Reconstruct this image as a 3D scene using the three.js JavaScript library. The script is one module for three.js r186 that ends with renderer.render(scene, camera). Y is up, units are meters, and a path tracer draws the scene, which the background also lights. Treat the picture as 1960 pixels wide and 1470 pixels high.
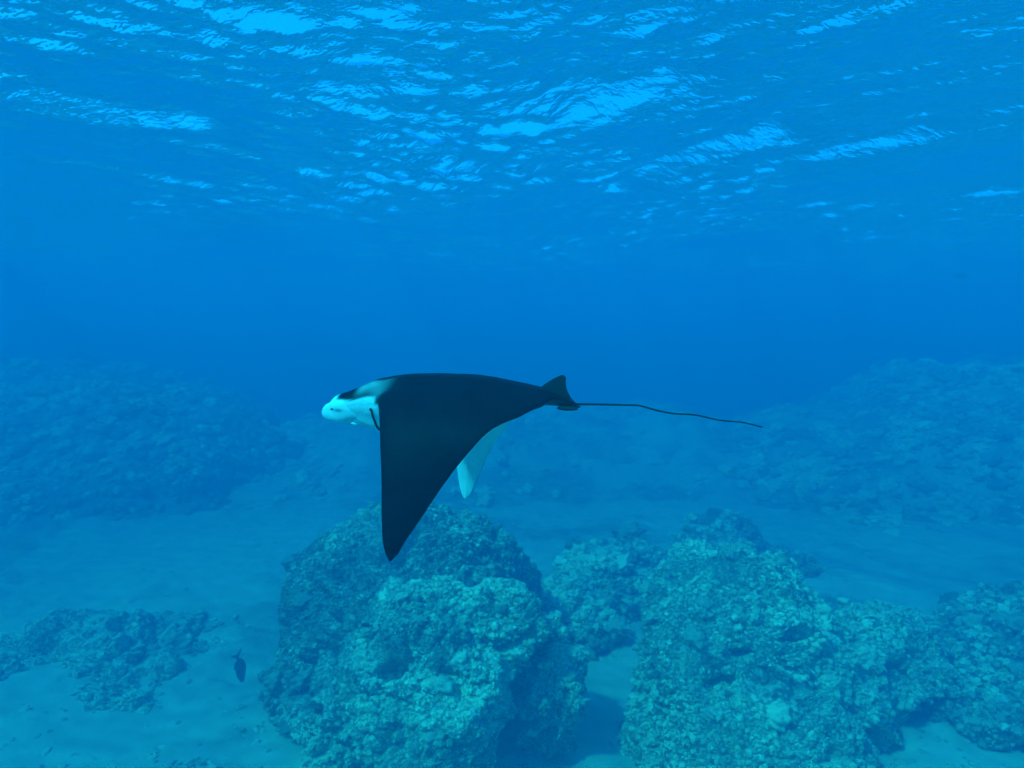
import * as THREE from 'three';
import { Sky } from 'three/addons/objects/Sky.js';
import { mergeGeometries, mergeVertices } from 'three/addons/utils/BufferGeometryUtils.js';

// ---------------------------------------------------------------- camera, sky, sun, exposure
const scene = new THREE.Scene();
const PITCH = Math.atan(75 / 1273);
const camera = new THREE.PerspectiveCamera(60, 4 / 3, 0.05, 1500);
camera.position.set(0, 0, 0);
camera.rotation.x = -PITCH;
camera.focus = 1.9;
camera.userData.fStop = 8;

const renderer = new THREE.WebGLRenderer();
renderer.toneMapping = THREE.LinearToneMapping;
renderer.toneMappingExposure = 2.75;
renderer.shadowMap.enabled = true;

const SUN = new THREE.Vector3(-0.46, 0.80, 0.40).normalize();
const sky = new Sky();
sky.scale.setScalar(1000);
sky.name = 'sky';
sky.userData.kind = 'structure';
const su = sky.material.uniforms;
su.sunPosition.value.copy(SUN);
su.turbidity.value = 4;
su.rayleigh.value = 1.2;
su.mieCoefficient.value = 0.005;
if (su.cloudCoverage) su.cloudCoverage.value = 0;
scene.add(sky);
scene.environmentIntensity = 0.3;

const sun = new THREE.DirectionalLight(new THREE.Color(1, 0.97, 0.92), 2.4);
sun.name = 'sun';
sun.position.copy(SUN).multiplyScalar(60);
sun.castShadow = true;
sun.shadow.radius = 7;
sun.shadow.camera.left = sun.shadow.camera.bottom = -60;
sun.shadow.camera.right = sun.shadow.camera.top = 60;
sun.shadow.camera.far = 200;
scene.add(sun, sun.target);

// the water itself: lit haze of even density
scene.fog = new THREE.FogExp2(new THREE.Color().setRGB(0.008, 0.48, 1.0), 0.074);

// ---------------------------------------------------------------- helpers
function rng(seed) {
  let s = seed >>> 0;
  return () => { s = (s + 0x6D2B79F5) | 0; let t = Math.imul(s ^ (s >>> 15), 1 | s); t = (t + Math.imul(t ^ (t >>> 7), 61 | t)) ^ t; return ((t ^ (t >>> 14)) >>> 0) / 4294967296; };
}
const PERM = new Uint8Array(512);
{ const r = rng(11), p = [...Array(256).keys()]; for (let i = 255; i > 0; i--) { const j = Math.floor(r() * (i + 1)); [p[i], p[j]] = [p[j], p[i]]; } for (let i = 0; i < 512; i++) PERM[i] = p[i & 255]; }
const fade = (t) => t * t * t * (t * (t * 6 - 15) + 10);
function grad(h, x, y, z) { h &= 15; const u = h < 8 ? x : y, v = h < 4 ? y : h === 12 || h === 14 ? x : z; return (h & 1 ? -u : u) + (h & 2 ? -v : v); }
function noise(x, y, z = 0) {
  const fx = Math.floor(x), fy = Math.floor(y), fz = Math.floor(z), X = fx & 255, Y = fy & 255, Z = fz & 255;
  x -= fx; y -= fy; z -= fz;
  const u = fade(x), v = fade(y), w = fade(z), P = PERM;
  const A = P[X] + Y, AA = P[A] + Z, AB = P[A + 1] + Z, B = P[X + 1] + Y, BA = P[B] + Z, BB = P[B + 1] + Z;
  const l = (t, a, b) => a + t * (b - a);
  return l(w, l(v, l(u, grad(P[AA], x, y, z), grad(P[BA], x - 1, y, z)), l(u, grad(P[AB], x, y - 1, z), grad(P[BB], x - 1, y - 1, z))),
    l(v, l(u, grad(P[AA + 1], x, y, z - 1), grad(P[BA + 1], x - 1, y, z - 1)), l(u, grad(P[AB + 1], x, y - 1, z - 1), grad(P[BB + 1], x - 1, y - 1, z - 1))));
}
const fbm = (x, y, z, n = 4) => { let s = 0, a = 1; for (let i = 0; i < n; i++) { s += a * noise(x, y, z); x = x * 2.03 + 7.1; y = y * 2.03 + 3.7; z = z * 2.03 + 1.3; a *= 0.5; } return s; };
const billow = (x, y, z, n = 3) => { let s = 0, a = 1; for (let i = 0; i < n; i++) { s += a * (Math.abs(noise(x, y, z)) * 2 - 0.5); x = x * 2.1 + 7.1; y = y * 2.1 + 3.7; z = z * 2.1 + 1.3; a *= 0.5; } return s; };
const clamp = (x, a = 0, b = 1) => Math.min(b, Math.max(a, x));
const smooth = (a, b, x) => { const t = clamp((x - a) / (b - a)); return t * t * (3 - 2 * t); };
const lerp = (a, b, t) => a + (b - a) * t;
function table(t, x) {            // [[x, y], ...] with rising x, smooth between the rows
  if (x <= t[0][0]) return t[0][1];
  const n = t.length;
  if (x >= t[n - 1][0]) return t[n - 1][1];
  let i = 0; while (x > t[i + 1][0]) i++;
  const h = t[i + 1][0] - t[i][0], u = (x - t[i][0]) / h;
  const d = (k) => (k <= 0 ? (t[1][1] - t[0][1]) / (t[1][0] - t[0][0]) : k >= n - 1 ? (t[n - 1][1] - t[n - 2][1]) / (t[n - 1][0] - t[n - 2][0]) : (() => { const a = (t[k][1] - t[k - 1][1]) / (t[k][0] - t[k - 1][0]), b = (t[k + 1][1] - t[k][1]) / (t[k + 1][0] - t[k][0]); return a * b <= 0 ? 0 : 2 * a * b / (a + b); })());
  const m0 = d(i) * h, m1 = d(i + 1) * h, u2 = u * u, u3 = u2 * u;
  return (2 * u3 - 3 * u2 + 1) * t[i][1] + (u3 - 2 * u2 + u) * m0 + (-2 * u3 + 3 * u2) * t[i + 1][1] + (u3 - u2) * m1;
}
function tag(o, label, category, group, kind) {
  if (label) o.userData.label = label;
  if (category) o.userData.category = category;
  if (group) o.userData.group = group;
  if (kind) o.userData.kind = kind;
  return o;
}
const taken = new Map();
function numbered(name) { const n = taken.get(name) ?? 0; taken.set(name, n + 1); return n ? `${name}_${String(n).padStart(3, '0')}` : name; }
function mesh(name, geometry, material, parent = scene) {
  const m = new THREE.Mesh(geometry, material);
  m.name = parent === scene ? numbered(name) : name;
  m.castShadow = m.receiveShadow = true;
  parent.add(m);
  return m;
}
function base(name, p, turn = 0) {
  const g = new THREE.Group(); g.name = numbered(name); g.position.set(...p); g.rotation.y = turn; scene.add(g); return g;
}
function sheet(nx, nz, X, Z, height, color) {       // a height field over the lines X(i), Z(j)
  const p = new Float32Array((nx + 1) * (nz + 1) * 3), uv = new Float32Array((nx + 1) * (nz + 1) * 2), c = color ? new Float32Array(p.length) : null, idx = new Uint32Array(nx * nz * 6);
  let k = 0;
  for (let j = 0; j <= nz; j++) for (let i = 0; i <= nx; i++, k++) {
    const x = X(i / nx), z = Z(j / nz), y = height(x, z);
    p[k * 3] = x; p[k * 3 + 1] = y; p[k * 3 + 2] = z; uv[k * 2] = x; uv[k * 2 + 1] = z;
    if (c) color(x, y, z).forEach((v, q) => { c[k * 3 + q] = v; });
  }
  let q = 0;
  for (let j = 0; j < nz; j++) for (let i = 0; i < nx; i++) {
    const a = j * (nx + 1) + i, b = a + 1, d = a + nx + 1, e = d + 1;
    idx[q++] = a; idx[q++] = d; idx[q++] = b; idx[q++] = b; idx[q++] = d; idx[q++] = e;
  }
  const g = new THREE.BufferGeometry();
  g.setAttribute('position', new THREE.BufferAttribute(p, 3));
  g.setAttribute('uv', new THREE.BufferAttribute(uv, 2));
  if (c) g.setAttribute('color', new THREE.BufferAttribute(c, 3));
  g.setIndex(new THREE.BufferAttribute(idx, 1));
  g.computeVertexNormals();
  return g;
}
function grainTexture(size, fn) {
  const d = new Uint8Array(size * size * 4);
  for (let j = 0; j < size; j++) for (let i = 0; i < size; i++) { const v = clamp(fn(i / size, j / size)) * 255, k = (j * size + i) * 4; d[k] = d[k + 1] = d[k + 2] = v; d[k + 3] = 255; }
  const t = new THREE.DataTexture(d, size, size);
  t.wrapS = t.wrapT = THREE.RepeatWrapping; t.magFilter = THREE.LinearFilter; t.minFilter = THREE.LinearMipmapLinearFilter; t.needsUpdate = true;
  return t;
}

// ---------------------------------------------------------------- the sea surface, seen from below
const SURFACE = 3.5;
const SWELLS = [[1.0, -10.0, 2.0, -9.6, 0.85, 0.36], [2.2, -15.6, 4.3, -11.6, 0.45, 0.27], [-6.7, -9.6, -5.0, -10.9, 0.35, 0.16], [5.0, -13.4, 6.8, -11.2, 0.35, 0.17], [-3.0, -9.4, -1.4, -9.2, 0.5, 0.14]];
function wave(x, z) {
  const b = z - 0.85 * (Math.sqrt(x * x + 6) - 2.45);                          // crests bend round in a bow
  const gust = 0.28 + 0.85 * smooth(-0.35, 0.4, noise(x * 0.16 + 3, z * 0.13 + 9, 2.2)) + 0.42 * Math.exp(-x * x / 45);
  let h = 0.20 * noise(x * 0.10, b * 0.17, 1.5);
  h += 0.14 * noise(x * 0.24 + 5, b * 0.5 + 2, 4.5);
  const r = 1 - Math.abs(noise(x * 0.55 + 9, b * 1.0 + 4, 7.1)) * 2;
  h -= 0.085 * gust * r * r;
  h += 0.085 * gust * noise(x * 1.25 + 1, b * 2.0, 2.4);
  h += 0.055 * gust * noise(x * 2.5 + 4, b * 3.7, 8.4);
  h += 0.036 * gust * noise(x * 5.0, b * 7.0, 5.7);
  for (const [x0, z0, x1, z1, width, high] of SWELLS) {                          // single steeper waves passing overhead
    const dx = x1 - x0, dz = z1 - z0, l = Math.hypot(dx, dz), u = ((x - x0) * dx + (z - z0) * dz) / (l * l);
    const t = ((x - x0) * dz - (z - z0) * dx) / l + 0.25 * noise(x * 0.8, z * 0.8, x0), end = Math.max(0, Math.abs(u - 0.5) - 0.5) * l / width;
    if (Math.abs(t) < 3 * width && end < 3) h += high * Math.exp(-t * t / (width * width) - end * end);
  }
  return h;
}
{
  const X = (u) => { const t = u * 2 - 1; return 7.5 * Math.sinh(t * 3.95); };
  const Z = (v) => (v < 0.05 ? lerp(90, -5, v / 0.05) : -5 * Math.pow(44, (v - 0.05) / 0.95));
  const g = sheet(1080, 860, X, Z, (x, z) => SURFACE + wave(x, z));
  const m = new THREE.MeshPhysicalMaterial({ color: new THREE.Color().setRGB(0.012, 0.88, 0.95), roughness: 0, metalness: 0, transmission: 1, thickness: 0, side: THREE.DoubleSide });
  const ripple = grainTexture(1024, (u, v) => {        // fine wind ripples, one tile is 4 m
    const w = (f, g2, o) => { const q = (a, b) => noise(a * f + o, b * g2 + o, o); const bu = smooth(0.9, 1, u), bv = smooth(0.9, 1, v); return lerp(lerp(q(u, v), q(u - 1, v), bu), lerp(q(u, v - 1), q(u - 1, v - 1), bu), bv); };
    return 0.5 + 0.30 * w(26, 38, 1.7) + 0.18 * w(52, 80, 4.2) + 0.10 * w(110, 150, 9.1);
  });
  ripple.repeat.set(0.25, 0.25);
  m.bumpMap = ripple; m.bumpScale = 0.032;
  m.ior = 0.75;                                       // air as seen from the water
  tag(mesh('water_surface', g, m), null, null, null, 'structure');
}

// ---------------------------------------------------------------- seabed
const floorAt = (x, z) => -6.35 + 0.5 * noise(x * 0.06 + 2, z * 0.06 + 4, 3.3) + 0.28 * noise(x * 0.19, z * 0.19, 6.1) + 0.10 * fbm(x * 0.7, z * 0.7, 2.2, 3);
const rubble = (x, z) => smooth(0.0, 0.5, fbm(x * 0.16 + 8, z * 0.16 + 1, 0.7, 4) + 0.16 * noise(x * 2.2, z * 2.2, 3));
{
  const X = (u) => { const t = u * 2 - 1; return 20 * Math.sinh(t * 3.0); };
  const Z = (v) => (v < 0.05 ? lerp(90, -5, v / 0.05) : -5 * Math.pow(44, (v - 0.05) / 0.95));
  const g = sheet(560, 520, X, Z, (x, z) => floorAt(x, z) + rubble(x, z) * (0.12 + 0.22 * billow(x * 1.1, z * 1.1, 5, 3)),
    (x, y, z) => { const r = rubble(x, z), n = 0.85 + 0.3 * noise(x * 3.1, z * 3.1, 9); return [lerp(0.76, 0.46, r) * n, lerp(0.76, 0.46, r) * n, lerp(0.48, 0.28, r) * n]; });
  tag(mesh('seabed', g, new THREE.MeshStandardMaterial({ vertexColors: true, roughness: 0.95 })), null, null, null, 'structure');
}

// ---------------------------------------------------------------- coral
const tile = (f) => (u, v) => { const bu = smooth(0.85, 1, u), bv = smooth(0.85, 1, v); return lerp(lerp(f(u, v), f(u - 1, v), bu), lerp(f(u, v - 1), f(u - 1, v - 1), bu), bv); };
const pores = grainTexture(512, tile((u, v) => 0.45 + 0.5 * billow(u * 14, v * 14, 3, 3) + 0.15 * noise(u * 60, v * 60, 5)));
const coralMat = new THREE.MeshStandardMaterial({ vertexColors: true, roughness: 0.95, bumpMap: pores, bumpScale: 0.05 });
const knobMat = new THREE.MeshStandardMaterial({ color: new THREE.Color().setRGB(1, 1, 1), roughness: 0.9 });
function coralTone(x, y, z, pale) {                   // pale limestone, brown algae, patches
  const big = smooth(-0.30, 0.38, fbm(x * 0.75 + 3, y * 0.75, z * 0.75 + 6, 3)), fine = smooth(-0.35, 0.35, fbm(x * 5, y * 5, z * 5, 2));
  const v = clamp(pale * (0.58 + 0.58 * big) * (0.68 + 0.48 * fine), 0.04, 0.85);
  return [v, v, v * 0.60];
}
function blob(cx, cy, cz, rx, ry, rz, detail, rough = 1) {      // one lump of reef rock, pitted and knobbed
  let g = new THREE.IcosahedronGeometry(1, detail);
  g.deleteAttribute('uv'); g.deleteAttribute('normal');
  g = mergeVertices(g, 1e-5);
  const p = g.attributes.position, R = (rx + ry + rz) / 3;
  for (let i = 0; i < p.count; i++) {
    const nx = p.getX(i), ny = p.getY(i), nz = p.getZ(i);
    let x = cx + nx * rx, y = cy + ny * ry, z = cz + nz * rz;
    let d = 0.30 * R * fbm(x * 0.75 / R, y * 0.75 / R, z * 0.75 / R, 3);
    d += rough * (0.15 * billow(x * 1.25, y * 1.25, z * 1.25, 2) + 0.085 * billow(x * 3.6 + 4, y * 3.6, z * 3.6, 3) + 0.045 * noise(x * 12, y * 12, z * 12));
    const pit = smooth(0.22, 0.5, noise(x * 1.9 + 40, y * 2.6, z * 1.9));
    d -= rough * 0.22 * pit;
    p.setXYZ(i, x + nx * d, y + ny * d, z + nz * d);
  }
  return g;
}
function paint(g, pale) {
  g.computeVertexNormals();
  const p = g.attributes.position, nn = g.attributes.normal, c = new Float32Array(p.count * 3), uv = new Float32Array(p.count * 2);
  for (let i = 0; i < p.count; i++) {                   // uv in metres on the plane the rock faces most
    const ax = Math.abs(nn.getX(i)), ay = Math.abs(nn.getY(i)), az = Math.abs(nn.getZ(i)), x = p.getX(i), y = p.getY(i), z = p.getZ(i);
    if (ay > ax && ay > az) uv.set([x, z], i * 2); else if (ax > az) uv.set([z, y], i * 2); else uv.set([x, y], i * 2);
  }
  g.setAttribute('uv', new THREE.BufferAttribute(uv, 2));
  for (let i = 0; i < p.count; i++) c.set(coralTone(p.getX(i), p.getY(i), p.getZ(i), pale), i * 3);
  g.setAttribute('color', new THREE.BufferAttribute(c, 3));
  g.computeVertexNormals();
  return g;
}
function knob(seed, squash) {                          // a cauliflower head of small fingers
  let g = new THREE.IcosahedronGeometry(1, 4);
  g.deleteAttribute('uv'); g.deleteAttribute('normal');
  g = mergeVertices(g, 1e-5);
  const p = g.attributes.position;
  for (let i = 0; i < p.count; i++) {
    const x = p.getX(i), y = p.getY(i), z = p.getZ(i), d = 1 + 0.55 * billow(x * 2.1 + seed, y * 2.1, z * 2.1, 2) + 0.2 * noise(x * 1.1 + seed, y, z);
    p.setXYZ(i, x * d, y * d * squash, z * d);
  }
  g.computeVertexNormals();
  return g;
}
function fingers(seed, n) {                            // a small thicket of stubby branches
  const r = rng(seed), parts = [];
  for (let i = 0; i < n; i++) {
    const h = 0.7 + r() * 0.7, g = new THREE.ConeGeometry(0.2 + r() * 0.12, h, 5, 2);
    g.translate(0, h / 2, 0);
    g.rotateX((r() - 0.5) * 1.7); g.rotateZ((r() - 0.5) * 1.7);
    g.translate((r() - 0.5) * 0.9, 0, (r() - 0.5) * 0.9);
    g.deleteAttribute('uv');
    parts.push(g);
  }
  return mergeGeometries(parts);
}
const KNOBS = [knob(1.3, 0.75), knob(5.9, 0.55), fingers(3, 11), knob(9.2, 0.9), fingers(8, 15)];
function scatter(parent, geometry, count, lo, hi, pale, seed, minUp = -0.15, kinds = KNOBS) {
  const r = rng(seed), p = geometry.attributes.position, idx = geometry.index.array, nt = idx.length / 3, acc = new Float32Array(nt);
  const A = new THREE.Vector3(), B = new THREE.Vector3(), C = new THREE.Vector3(), N = new THREE.Vector3(), U = new THREE.Vector3(0, 1, 0);
  const load = (t) => { A.fromBufferAttribute(p, idx[t * 3]); B.fromBufferAttribute(p, idx[t * 3 + 1]); C.fromBufferAttribute(p, idx[t * 3 + 2]); N.subVectors(B, A).cross(C.clone().sub(A)); };
  let s = 0;
  for (let t = 0; t < nt; t++) { load(t); const a = N.length(); s += N.y > minUp * a ? a : 0; acc[t] = s; }
  const sets = kinds.map(() => []), q = new THREE.Quaternion(), q2 = new THREE.Quaternion(), m = new THREE.Matrix4();
  for (let k = 0; k < count; k++) {
    let a = 0, b = nt - 1; const want = r() * s;
    while (a < b) { const mid = (a + b) >> 1; if (acc[mid] < want) a = mid + 1; else b = mid; }
    load(a); N.normalize();
    let u = r(), v = r(); if (u + v > 1) { u = 1 - u; v = 1 - v; }
    const pos = A.clone().addScaledVector(B.clone().sub(A), u).addScaledVector(C.clone().sub(A), v);
    if (noise(pos.x * 0.9 + 20, pos.y * 0.9, pos.z * 0.9) < -0.42) continue;      // bare patches
    q.setFromUnitVectors(U, N.lerp(U, 0.4).normalize()); q2.setFromAxisAngle(U, r() * 6.283); q.multiply(q2);
    const size = lo * Math.pow(hi / lo, Math.pow(r(), 2.2)), w = 0.8 + r() * 0.5;
    m.compose(pos, q, new THREE.Vector3(size * w, size, size * w));
    const c = coralTone(pos.x, pos.y, pos.z, pale * (0.7 + 0.65 * r()));
    sets[Math.floor(r() * kinds.length)].push([m.clone(), c]);
  }
  sets.forEach((set, i) => {
    if (set.length < 9) return;
    const im = new THREE.InstancedMesh(kinds[i], knobMat, set.length);
    set.forEach(([mm, c], k) => { im.setMatrixAt(k, mm); im.setColorAt(k, new THREE.Color().setRGB(...c)); });
    im.name = 'coral_growth'; im.userData.kind = 'stuff'; im.castShadow = im.receiveShadow = true;
    parent.add(im);
  });
}
function boulder(name, label, category, lumps, pale, knobs, lo, hi, seed) {
  const cx = lumps[0][0], cz = lumps[0][2], y0 = floorAt(cx, cz), root = base(name, [cx, y0, cz]);
  tag(root, label, category);
  const g = paint(mergeGeometries(lumps.map((l) => blob(...l))), pale);
  g.translate(-cx, -y0, -cz);
  mesh('reef_rock', g, coralMat, root);
  scatter(root, g, knobs, lo, hi, pale, seed);
  scatter(root, g, Math.round(knobs / 240), hi * 1.4, hi * 3.6, pale * 0.8, seed + 500, 0.1);         // a few larger colonies
  return root;
}
boulder('coral_boulder', 'hazy coral dome behind the lowered wing tips of the manta ray', 'coral boulder', [
  [-1.9, -5.4, -12.7, 2.0, 2.35, 2.0, 100], [-0.9, -5.3, -12.9, 1.5, 1.95, 1.7, 70], [-3.2, -6.1, -11.9, 1.2, 1.35, 1.3, 60],
], 0.50, 42000, 0.013, 0.05, 71);
boulder('coral_boulder', 'bright knobbly coral boulder at the bottom with a dark cave on its right side', 'coral boulder', [
  [-1.35, -5.3, -9.9, 1.25, 1.55, 1.25, 100], [-0.25, -4.35, -10.2, 0.8, 0.62, 0.8, 70], [-2.3, -5.9, -10.5, 1.1, 1.3, 1.1, 70],
  [0.62, -5.8, -10.6, 0.55, 1.25, 0.8, 50],
], 0.85, 46000, 0.012, 0.045, 77);
boulder('coral_boulder', 'pale bright coral boulder with a rounded top at the lower right', 'coral boulder', [
  [3.95, -5.3, -11.2, 1.55, 2.05, 1.5, 100], [2.75, -5.9, -10.7, 1.0, 1.65, 1.1, 80], [5.2, -5.7, -11.2, 1.4, 1.3, 1.2, 80],
  [6.4, -5.7, -11.6, 1.2, 0.9, 1.2, 60], [3.7, -6.3, -9.6, 1.6, 1.15, 1.0, 70],
], 0.95, 52000, 0.012, 0.045, 72);
boulder('coral_boulder', 'low hazy coral mound behind the gap between the two bright coral boulders', 'coral boulder', [
  [2.5, -5.9, -16.0, 1.35, 1.15, 1.2, 60], [1.4, -6.3, -14.6, 1.1, 0.85, 1.0, 45],
], 0.9, 14000, 0.02, 0.08, 73);
boulder('coral_boulder', 'faint pale coral mound on the sand behind the bright right boulder', 'coral boulder', [
  [5.9, -6.1, -18.5, 1.3, 1.25, 1.2, 40], [7.2, -6.4, -18.0, 1.3, 0.8, 1.2, 40],
], 0.7, 5000, 0.03, 0.11, 74);
boulder('reef_rock_outcrop', 'low pale rock outcrop in the lower left corner', 'reef rock', [
  [-9.0, -6.95, -14.0, 2.8, 0.75, 1.8, 60], [-7.2, -6.9, -12.6, 1.3, 0.45, 1.3, 40], [-10.8, -6.9, -12.4, 1.8, 0.75, 1.5, 40],
], 0.95, 7000, 0.016, 0.06, 75);
boulder('reef_rock_outcrop', 'low rough rock outcrop in the lower right corner', 'reef rock', [
  [8.6, -6.3, -11.6, 1.8, 0.9, 1.5, 50], [10.4, -6.2, -13.2, 2.2, 1.1, 1.6, 50],
], 0.68, 12000, 0.02, 0.08, 76);

// loose rubble on the sand
{
  const r = rng(515), spots = [];
  while (spots.length < 2600) {
    const d = 8 + 26 * r() * r(), x = (r() - 0.5) * 1.9 * d, z = -d;
    if (r() < 0.18 + 0.82 * smooth(-0.05, 0.35, fbm(x * 0.35 + 5, z * 0.35, 2, 3))) spots.push([x, floorAt(x, z) + rubble(x, z) * 0.08, z, 0.010 + 0.05 * Math.pow(r(), 3), r() * 6.28, r()]);
  }
  const im = new THREE.InstancedMesh(KNOBS[1], knobMat, spots.length), m = new THREE.Matrix4(), q = new THREE.Quaternion();
  spots.forEach(([x, y, z, s, t, k], i) => {
    q.setFromEuler(new THREE.Euler(0.4 * k, t, 0.3 * k));
    im.setMatrixAt(i, m.compose(new THREE.Vector3(x, y, z), q, new THREE.Vector3(s * (1 + k), s, s)));
    im.setColorAt(i, new THREE.Color().setRGB(0.4 + 0.35 * k, 0.4 + 0.34 * k, 0.26 + 0.22 * k));
  });
  im.name = 'rubble'; im.castShadow = im.receiveShadow = true; scene.add(im);
  tag(im, 'loose coral rubble scattered over the pale sand', 'rubble', null, 'stuff');
}

// far reef banks
function bank(name, label, cx, cz, rx, rz, top, pale, seed, knobs) {
  const root = base(name, [cx, floorAt(cx, cz), cz]);
  tag(root, label, 'coral reef');
  const y0 = root.position.y;
  const g = sheet(240, 220, (u) => (u * 2 - 1) * rx, (v) => (v * 2 - 1) * rz, (x, z) => {
    const wx = x + cx, wz = z + cz, d = Math.hypot(x / rx, z / rz) + 0.22 * fbm(wx * 0.11 + seed, wz * 0.11, seed, 3);
    const f = smooth(1.0, 0.25, d);
    return floorAt(wx, wz) - y0 - 0.4 + f * (top - floorAt(wx, wz)) + f * (0.9 * fbm(wx * 0.2, wz * 0.2, seed, 2) + 0.42 * billow(wx * 0.5, wz * 0.5, seed, 3));
  }, (x, y, z) => coralTone(x * 0.5 + cx, y, z * 0.5 + cz, pale));
  mesh('reef_slope', g, coralMat, root);
  scatter(root, g, knobs, 0.08, 0.34, pale, seed * 7 + 3, 0.2, [KNOBS[0], KNOBS[1], KNOBS[3]]);
}
bank('coral_reef', 'long hazy coral reef bank in the distance at left', -27, -36, 22, 19, -0.9, 0.62, 5, 16000);
bank('coral_reef', 'hazy coral reef bank in the distance at right, behind the tail', 27, -33, 22, 15, -0.9, 0.85, 9, 13000);

bank('coral_reef', 'very faint low pale slope across the middle distance directly behind the manta ray', 1, -36, 26, 13, -3.3, 1.0, 13, 1800);

// ---------------------------------------------------------------- the manta ray
const PATH = [[0, 0], [0.15, 0.02], [0.28, 0.02], [0.40, -0.02], [0.52, -0.11], [0.62, -0.25], [0.69, -0.42], [0.735, -0.60], [0.755, -0.74], [0.762, -0.85]];
const ARC = [0, 0.151, 0.281, 0.408, 0.558, 0.730, 0.914, 1.099, 1.241, 1.352], SPAN = 1.352;
const pathZ = ARC.map((a, i) => [a, PATH[i][0]]), pathY = ARC.map((a, i) => [a, PATH[i][1]]);
const LEAD = [[0, 0.785], [0.07, 0.800], [0.12, 0.780], [0.148, 0.715], [0.166, 0.60], [0.180, 0.50], [0.205, 0.415], [0.25, 0.375], [0.32, 0.342], [0.408, 0.300], [0.558, 0.243], [0.73, 0.195], [0.914, 0.157], [1.099, 0.137], [1.241, 0.122], [1.31, 0.103], [1.352, 0.078]];
const TRAIL = [[0, -0.90], [0.04, -0.885], [0.075, -0.82], [0.11, -0.76], [0.18, -0.725], [0.28, -0.69], [0.34, -0.655], [0.408, -0.60], [0.558, -0.455], [0.73, -0.329], [0.914, -0.208], [1.099, -0.096], [1.241, -0.005], [1.31, 0.035], [1.352, 0.074]];
const HALF = [[-0.9, 0.024], [-0.85, 0.030], [-0.64, 0.050], [-0.35, 0.100], [0, 0.172], [0.2, 0.192], [0.42, 0.172], [0.565, 0.125], [0.70, 0.094], [0.84, 0.08]];
const MID = [[-0.9, 0.0], [-0.64, 0.048], [-0.35, 0.052], [0, 0.005], [0.2, -0.02], [0.42, -0.025], [0.565, -0.037], [0.72, -0.055], [0.84, -0.06]];
const outline = [];
{
  for (let i = 0; i <= 260; i++) { const a = SPAN * i / 260; outline.push([table(LEAD, a), a]); }
  for (let i = 260; i >= 0; i--) { const a = SPAN * i / 260; outline.push([table(TRAIL, a), a]); }
}
function edgeDistance(X, a) {
  let best = 9;
  for (let i = 1; i < outline.length; i++) {
    const [x0, a0] = outline[i - 1], [x1, a1] = outline[i], dx = x1 - x0, da = a1 - a0, l = dx * dx + da * da || 1e-9;
    const t = clamp(((X - x0) * dx + (a - a0) * da) / l), ex = X - x0 - t * dx, ea = a - a0 - t * da;
    best = Math.min(best, ex * ex + ea * ea);
  }
  return Math.sqrt(best);
}
function mantaPoint(X, a, up, out) {                   // body axes: x forward, y up, z to the side
  const s = Math.abs(a), w = 1 / (1 + Math.pow(s / 0.24, 3.4)), chord = Math.max(0.02, table(LEAD, s) - table(TRAIL, s));
  const head = smooth(0.36, 0.5, X) * smooth(0.24, 0.19, s);
  const R = lerp(Math.min(0.17, chord * 0.24), 0.115, head), d = edgeDistance(X, s);
  const e = Math.sqrt(Math.max(0, 1 - Math.pow(1 - Math.min(d / R, 1), 2)));
  const rear = smooth(-0.15, 0.35, (X - table(TRAIL, s)) / chord - 0.25);
  const wing = (0.046 * Math.exp(-s * 1.25) + 0.006) * lerp(0.55, 1, rear);
  const t = (table(HALF, X) * w + wing * (1 - w * 0.8)) * e + 0.0015;
  const droop = 0.03 * smooth(0.08, 0.22, s) * smooth(0.6, 0.4, s) * smooth(-0.2, -0.6, X);
  const off = table(MID, X) * w - droop + up * t, h = 0.004, z0 = table(pathZ, Math.max(0, s - h)), z1 = table(pathZ, Math.min(SPAN, s + h)), y0 = table(pathY, Math.max(0, s - h)), y1 = table(pathY, Math.min(SPAN, s + h));
  let tz = z1 - z0, ty = s < h ? 0 : y1 - y0; const l = Math.hypot(tz, ty) || 1; tz /= l; ty /= l;
  if (a > 0) X += 0.05 * smooth(0.35, 0.65, s) * smooth(1.32, 0.95, s) * smooth(0.75, 0.1, (X - table(TRAIL, s)) / chord);   // the far wing trails a little narrower
  const fold = 0.0035 * noise(X * 5 + 2, s * 7, 4) + 0.0016 * noise(X * 14, s * 16, 9);
  const flex = fold * smooth(0.0, 0.12, d) * up + 0.02 * smooth(0.5, 1.2, s) * Math.sin((X + 0.1) * 5);
  return out.set(X, table(pathY, s) + tz * (off + flex), (table(pathZ, s) - ty * (off + flex)) * (a < 0 ? -1 : 1));
}
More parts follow.
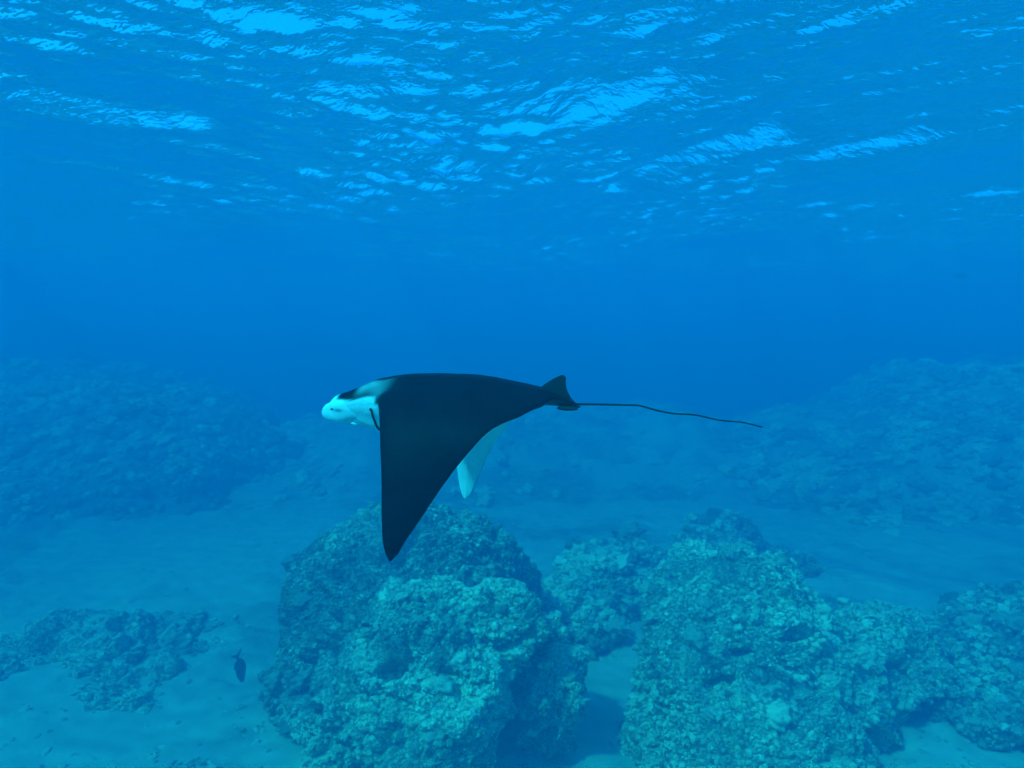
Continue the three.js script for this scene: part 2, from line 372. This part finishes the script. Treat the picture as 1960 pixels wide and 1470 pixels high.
function mantaColor(X, a, up, y) {
  const s = Math.abs(a);
  const n = noise(X * 9, s * 9, up * 3.1), fine = noise(X * 40, s * 40, 2);
  const dark = [0.009 + 0.003 * n + 0.002 * fine, 0.006 + 0.002 * n + 0.002 * fine, 0.009 + 0.002 * n + 0.002 * fine], white = [0.82 + 0.05 * n, 0.84 + 0.05 * n, 0.82 + 0.05 * n];
  let k = 0;                                            // 0 dark, 1 white
  if (up < 0) k = (1 - 0.93 * smooth(-0.46, -0.60, X + 0.03 * n)) * smooth(-1.2, -0.8, X) * 1.0 - smooth(0.0, 0.004, 0.003 - edgeDistance(X, s)) * smooth(0.22, 0.3, s);
  else {
    const line = 0.012 + 0.03 * smooth(0.62, 0.45, X) + 0.012 * n;              // white cheek below this height
    k = smooth(line + 0.016, line - 0.006, y) * smooth(0.39, 0.43, X) * smooth(0.235, 0.205, s);
    k = Math.max(k, smooth(0.705, 0.735, X + 0.02 * n));                          // white brow at the very front
    const inner = 0.055 + 0.25 * (0.60 - X), outer = 0.165 + 0.10 * smooth(0.5, 0.3, X);
    const patch = smooth(inner, inner + 0.03, s) * smooth(outer + 0.02, outer - 0.03, s) * smooth(0.60, 0.54, X) * smooth(0.24, 0.46, X);
    k = Math.max(k, 0.42 * patch * (0.85 + 0.3 * fine));
  }
  return dark.map((v, i) => lerp(v, white[i], clamp(k)));
}
const NEAR = 0.42;
const mantaSkin = new THREE.MeshPhysicalMaterial({ vertexColors: true, roughness: 0.5, specularIntensity: 0.16, ior: 1.38, bumpMap: grainTexture(256, (u, v) => 0.5 + 0.35 * noise(u * 48, v * 48, 0) + 0.2 * noise(u * 96, v * 96, 3)), bumpScale: 0.0012 });
const darkSkin = new THREE.MeshPhysicalMaterial({ color: new THREE.Color().setRGB(0.022, 0.025, 0.028), specularIntensity: 0.35, roughness: 0.7, ior: 1.38 });
const paleSkin = new THREE.MeshPhysicalMaterial({ color: new THREE.Color().setRGB(1, 1, 1), vertexColors: true, roughness: 0.55, ior: 1.38 });
const blackEye = new THREE.MeshPhysicalMaterial({ color: new THREE.Color().setRGB(0.02, 0.022, 0.026), roughness: 0.35 });
{
  const manta = base('manta_ray', [-0.4595 * NEAR, -0.388 * NEAR, -4.485 * NEAR], Math.PI - THREE.MathUtils.degToRad(12));
  tag(manta, 'large manta ray with black back and white belly, swimming left with both wings lowered', 'manta ray');
  manta.scale.setScalar(NEAR);
  const spans = [];
  { const half = []; for (let i = 0; i <= 26; i++) half.push(0.235 * i / 26); for (let i = 1; i <= 64; i++) half.push(0.235 + (SPAN - 0.235) * (1 - Math.pow(1 - i / 64, 1.25)));
    for (let i = half.length - 1; i > 0; i--) spans.push(-half[i]); half.forEach((a) => spans.push(a)); }
  const NC = 84, cols = NC * 2, pos = [], col = [], uv = [], idx = [], v = new THREE.Vector3();
  for (const a of spans) {
    const s = Math.abs(a), le = table(LEAD, s), te = table(TRAIL, s);
    for (let k = 0; k < cols; k++) {                     // once round the section: over the back, then under the belly
      const top = k <= NC, u = top ? k / NC : (cols - k) / NC, f = (1 - Math.cos(Math.PI * u)) / 2, X = lerp(le, te, lerp(u, f, 0.85)), up = k === 0 || k === NC ? 1e-6 : top ? 1 : -1;
      mantaPoint(X, a, up, v); pos.push(v.x, v.y, v.z); uv.push(X * 2, a * 2 + (top ? 0 : 7));
      col.push(...mantaColor(X, a, top ? 1 : -1, v.y));
    }
  }
  for (let i = 0; i < spans.length - 1; i++) for (let k = 0; k < cols; k++) {
    const a = i * cols + k, b = i * cols + (k + 1) % cols, c = a + cols, d = b + cols;
    idx.push(a, c, b, b, c, d);
  }
  const g = new THREE.BufferGeometry();
  g.setAttribute('position', new THREE.Float32BufferAttribute(pos, 3));
  g.setAttribute('color', new THREE.Float32BufferAttribute(col, 3));
  g.setAttribute('uv', new THREE.Float32BufferAttribute(uv, 2));
  g.setIndex(idx);
  g.computeVertexNormals();
  mesh('body', g, mantaSkin, manta);

  // dorsal fin in front of the tail
  const fin = new THREE.Shape();
  fin.moveTo(-0.60, 0.05); fin.bezierCurveTo(-0.66, 0.105, -0.72, 0.155, -0.795, 0.185); fin.quadraticCurveTo(-0.815, 0.190, -0.822, 0.172);
  fin.bezierCurveTo(-0.815, 0.12, -0.83, 0.07, -0.875, 0.02); fin.lineTo(-0.60, 0.02);
  const fg = new THREE.ExtrudeGeometry(fin, { depth: 0.010, bevelEnabled: true, bevelThickness: 0.008, bevelSize: 0.006, bevelSegments: 4, curveSegments: 24 });
  fg.translate(0, 0, -0.005);
  mesh('dorsal_fin', fg, darkSkin, manta);
  // pelvic fins beside the tail root
  for (const s of [-1, 1]) {
    const pf = new THREE.SphereGeometry(1, 20, 14); pf.scale(0.075, 0.014, 0.035); pf.rotateY(s * 0.35); pf.translate(-0.845, -0.02, s * 0.06);
    mesh('pelvic_fin', pf, darkSkin, manta);
  }
  // whip tail: a tapering, slightly twisted ribbon of a tube
  const tp = [[-0.84, 0.004, 0], [-0.93, 0.004, 0], [-1.06, 0.006, -0.01], [-1.20, 0.006, -0.02], [-1.30, 0.004, -0.03], [-1.40, -0.022, -0.03], [-1.50, -0.040, -0.03], [-1.64, -0.048, -0.03], [-1.79, -0.078, -0.02], [-1.92, -0.088, -0.02], [-2.04, -0.115, -0.01]];
  const curve = new THREE.CatmullRomCurve3(tp.map((p) => new THREE.Vector3(...p)));
  const tg = new THREE.TubeGeometry(curve, 160, 1, 10, false), q = tg.attributes.position, c0 = new THREE.Vector3();
  for (let i = 0; i <= 160; i++) {
    curve.getPointAt(i / 160, c0);
    const r = lerp(0.0085, 0.0040, Math.pow(i / 160, 0.55));
    for (let k = 0; k <= 10; k++) { const n = i * 11 + k; q.setXYZ(n, c0.x + (q.getX(n) - c0.x) * r, c0.y + (q.getY(n) - c0.y) * r, c0.z + (q.getZ(n) - c0.z) * r); }
  }
  tg.computeVertexNormals();
  mesh('tail', tg, darkSkin, manta);
  // rolled cephalic fins on either side of the mouth
  for (const s of [-1, 1]) {
    const cc = new THREE.CatmullRomCurve3([[0.56, -0.065, s * 0.125], [0.68, -0.062, s * 0.145], [0.77, -0.068, s * 0.140], [0.832, -0.092, s * 0.115]].map((p) => new THREE.Vector3(...p)));
    const cg = new THREE.TubeGeometry(cc, 44, 1, 26, false), cp = cg.attributes.position, cc3 = [];
    for (let i = 0; i <= 44; i++) {
      cc.getPointAt(i / 44, c0);
      const u = i / 44, r = lerp(0.040, 0.064, smooth(0, 0.5, u)) * Math.sqrt(Math.max(0, 1 - Math.pow(Math.max(0, (u - 0.35) / 0.65), 2.2))) + 0.0005;
      for (let k = 0; k <= 26; k++) { const n = i * 27 + k; cp.setXYZ(n, c0.x + (cp.getX(n) - c0.x) * r, c0.y + (cp.getY(n) - c0.y) * r * 1.15, c0.z + (cp.getZ(n) - c0.z) * r * 0.42);
        const gx = (cp.getX(n) - 0.695) / 0.038, gy = (cp.getY(n) + 0.052 - 0.1 * (cp.getX(n) - 0.7)) / 0.013, k2 = 0.82 * Math.exp(-gx * gx - gy * gy) + 0.05 * noise(cp.getX(n) * 30, cp.getY(n) * 30, 4);
        cc3.push(...[0.80, 0.82, 0.80].map((q3) => q3 * (1 - k2))); }
    }
    cg.setAttribute('color', new THREE.Float32BufferAttribute(cc3, 3));
    cg.computeVertexNormals();
    mesh('cephalic_fin', cg, paleSkin, manta);
  }
  // eyes
  for (const s of [-1, 1]) {
    const eg = new THREE.SphereGeometry(1, 24, 16); eg.scale(0.019, 0.012, 0.012); eg.translate(0.735, -0.047, s * 0.160);
    mesh('eye', eg, blackEye, manta);
  }
  // gill slits under the shoulder
  for (const s of [-1, 1]) for (let k = 0; k < 3; k++) {
    const pts = [];
    for (let i = 0; i <= 10; i++) { const u = i / 10; mantaPoint(0.445 - k * 0.07 - 0.05 * u * u, s * (0.200 - 0.16 * u), -1, v); pts.push(v.clone()); }
    const gc = new THREE.CatmullRomCurve3(pts), gg = new THREE.TubeGeometry(gc, 30, 0.009, 6, false);
    mesh('gill_slit', gg, darkSkin, manta);
  }
}

// ---------------------------------------------------------------- fish
function fish(name, label, p, length, turn, tilt, tone) {
  const root = base(name, p);
  root.rotation.set(0, turn, tilt, 'YZX');
  tag(root, label, 'fish');
  const mat = new THREE.MeshPhysicalMaterial({ color: new THREE.Color().setRGB(...tone), roughness: 0.5 });
  const prof = [[0, 0.002], [0.06, 0.06], [0.18, 0.125], [0.36, 0.165], [0.55, 0.14], [0.72, 0.075], [0.84, 0.035], [0.88, 0.03]], n = 26, k = 14, pos = [], idx = [];
  for (let i = 0; i <= n; i++) { const t = 0.88 * i / n, h = table(prof, t); for (let j = 0; j < k; j++) { const b = j / k * Math.PI * 2; pos.push((0.5 - t) * length, Math.cos(b) * h * length, Math.sin(b) * h * 0.42 * length); } }
  for (let i = 0; i < n; i++) for (let j = 0; j < k; j++) { const a = i * k + j, b = i * k + (j + 1) % k; idx.push(a, b, a + k, b, b + k, a + k); }
  const g = new THREE.BufferGeometry(); g.setAttribute('position', new THREE.Float32BufferAttribute(pos, 3)); g.setIndex(idx); g.computeVertexNormals();
  mesh('body', g, mat, root);
  const flat = (pts, part) => {
    const s = new THREE.Shape(pts.map(([x, y]) => new THREE.Vector2(x * length, y * length)));
    const e = new THREE.ExtrudeGeometry(s, { depth: 0.012 * length, bevelEnabled: true, bevelThickness: 0.004 * length, bevelSize: 0.004 * length, bevelSegments: 1 });
    e.translate(0, 0, -0.006 * length);
    mesh(part, e, mat, root);
  };
  flat([[-0.33, 0.03], [-0.42, 0.09], [-0.52, 0.2], [-0.56, 0.21], [-0.47, 0.03], [-0.46, 0], [-0.47, -0.03], [-0.56, -0.21], [-0.52, -0.2], [-0.42, -0.09], [-0.33, -0.03]], 'tail_fin');
  flat([[0.25, 0.13], [0.12, 0.22], [-0.1, 0.21], [-0.26, 0.13], [-0.28, 0.05], [0.1, 0.12]], 'dorsal_fin');
  flat([[0.0, -0.13], [-0.12, -0.2], [-0.26, -0.13], [-0.28, -0.05], [-0.05, -0.11]], 'anal_fin');
  for (const s of [-1, 1]) { const e = new THREE.SphereGeometry(0.022 * length, 12, 8); e.translate(0.39 * length, 0.03 * length, s * 0.042 * length); mesh('eye', e, blackEye, root); }
  return root;
}
const fwd = new THREE.Vector3(0, 0, -1).applyEuler(camera.rotation), upv = new THREE.Vector3(0, 1, 0).applyEuler(camera.rotation);
const at = (x, y, d) => fwd.clone().multiplyScalar(d).add(new THREE.Vector3((x - 980) / 1273 * d, 0, 0)).addScaledVector(upv, (735 - y) / 1273 * d).toArray();
fish('reef_fish', 'dark fish diving nose down near the bottom edge, left of the domed boulder', at(459, 1279, 11.8), 0.60, 1.15, -1.35, [0.16, 0.16, 0.17]);
fish('reef_fish', 'small dim fish hovering alone in open water at far right', at(1841, 528, 26), 0.62, 0.25, 0, [0.03, 0.03, 0.035]);
fish('reef_fish', 'small dark fish close above the front of the domed coral boulder', at(702, 1197, 8.2), 0.15, 2.9, 0, [0.02, 0.02, 0.025]);
fish('cleaner_fish', 'tiny pale fish just under the chin of the manta ray', at(677, 811, 1.78), 0.018, 2.9, 0.1, [0.75, 0.75, 0.72]);

renderer.render(scene, camera);
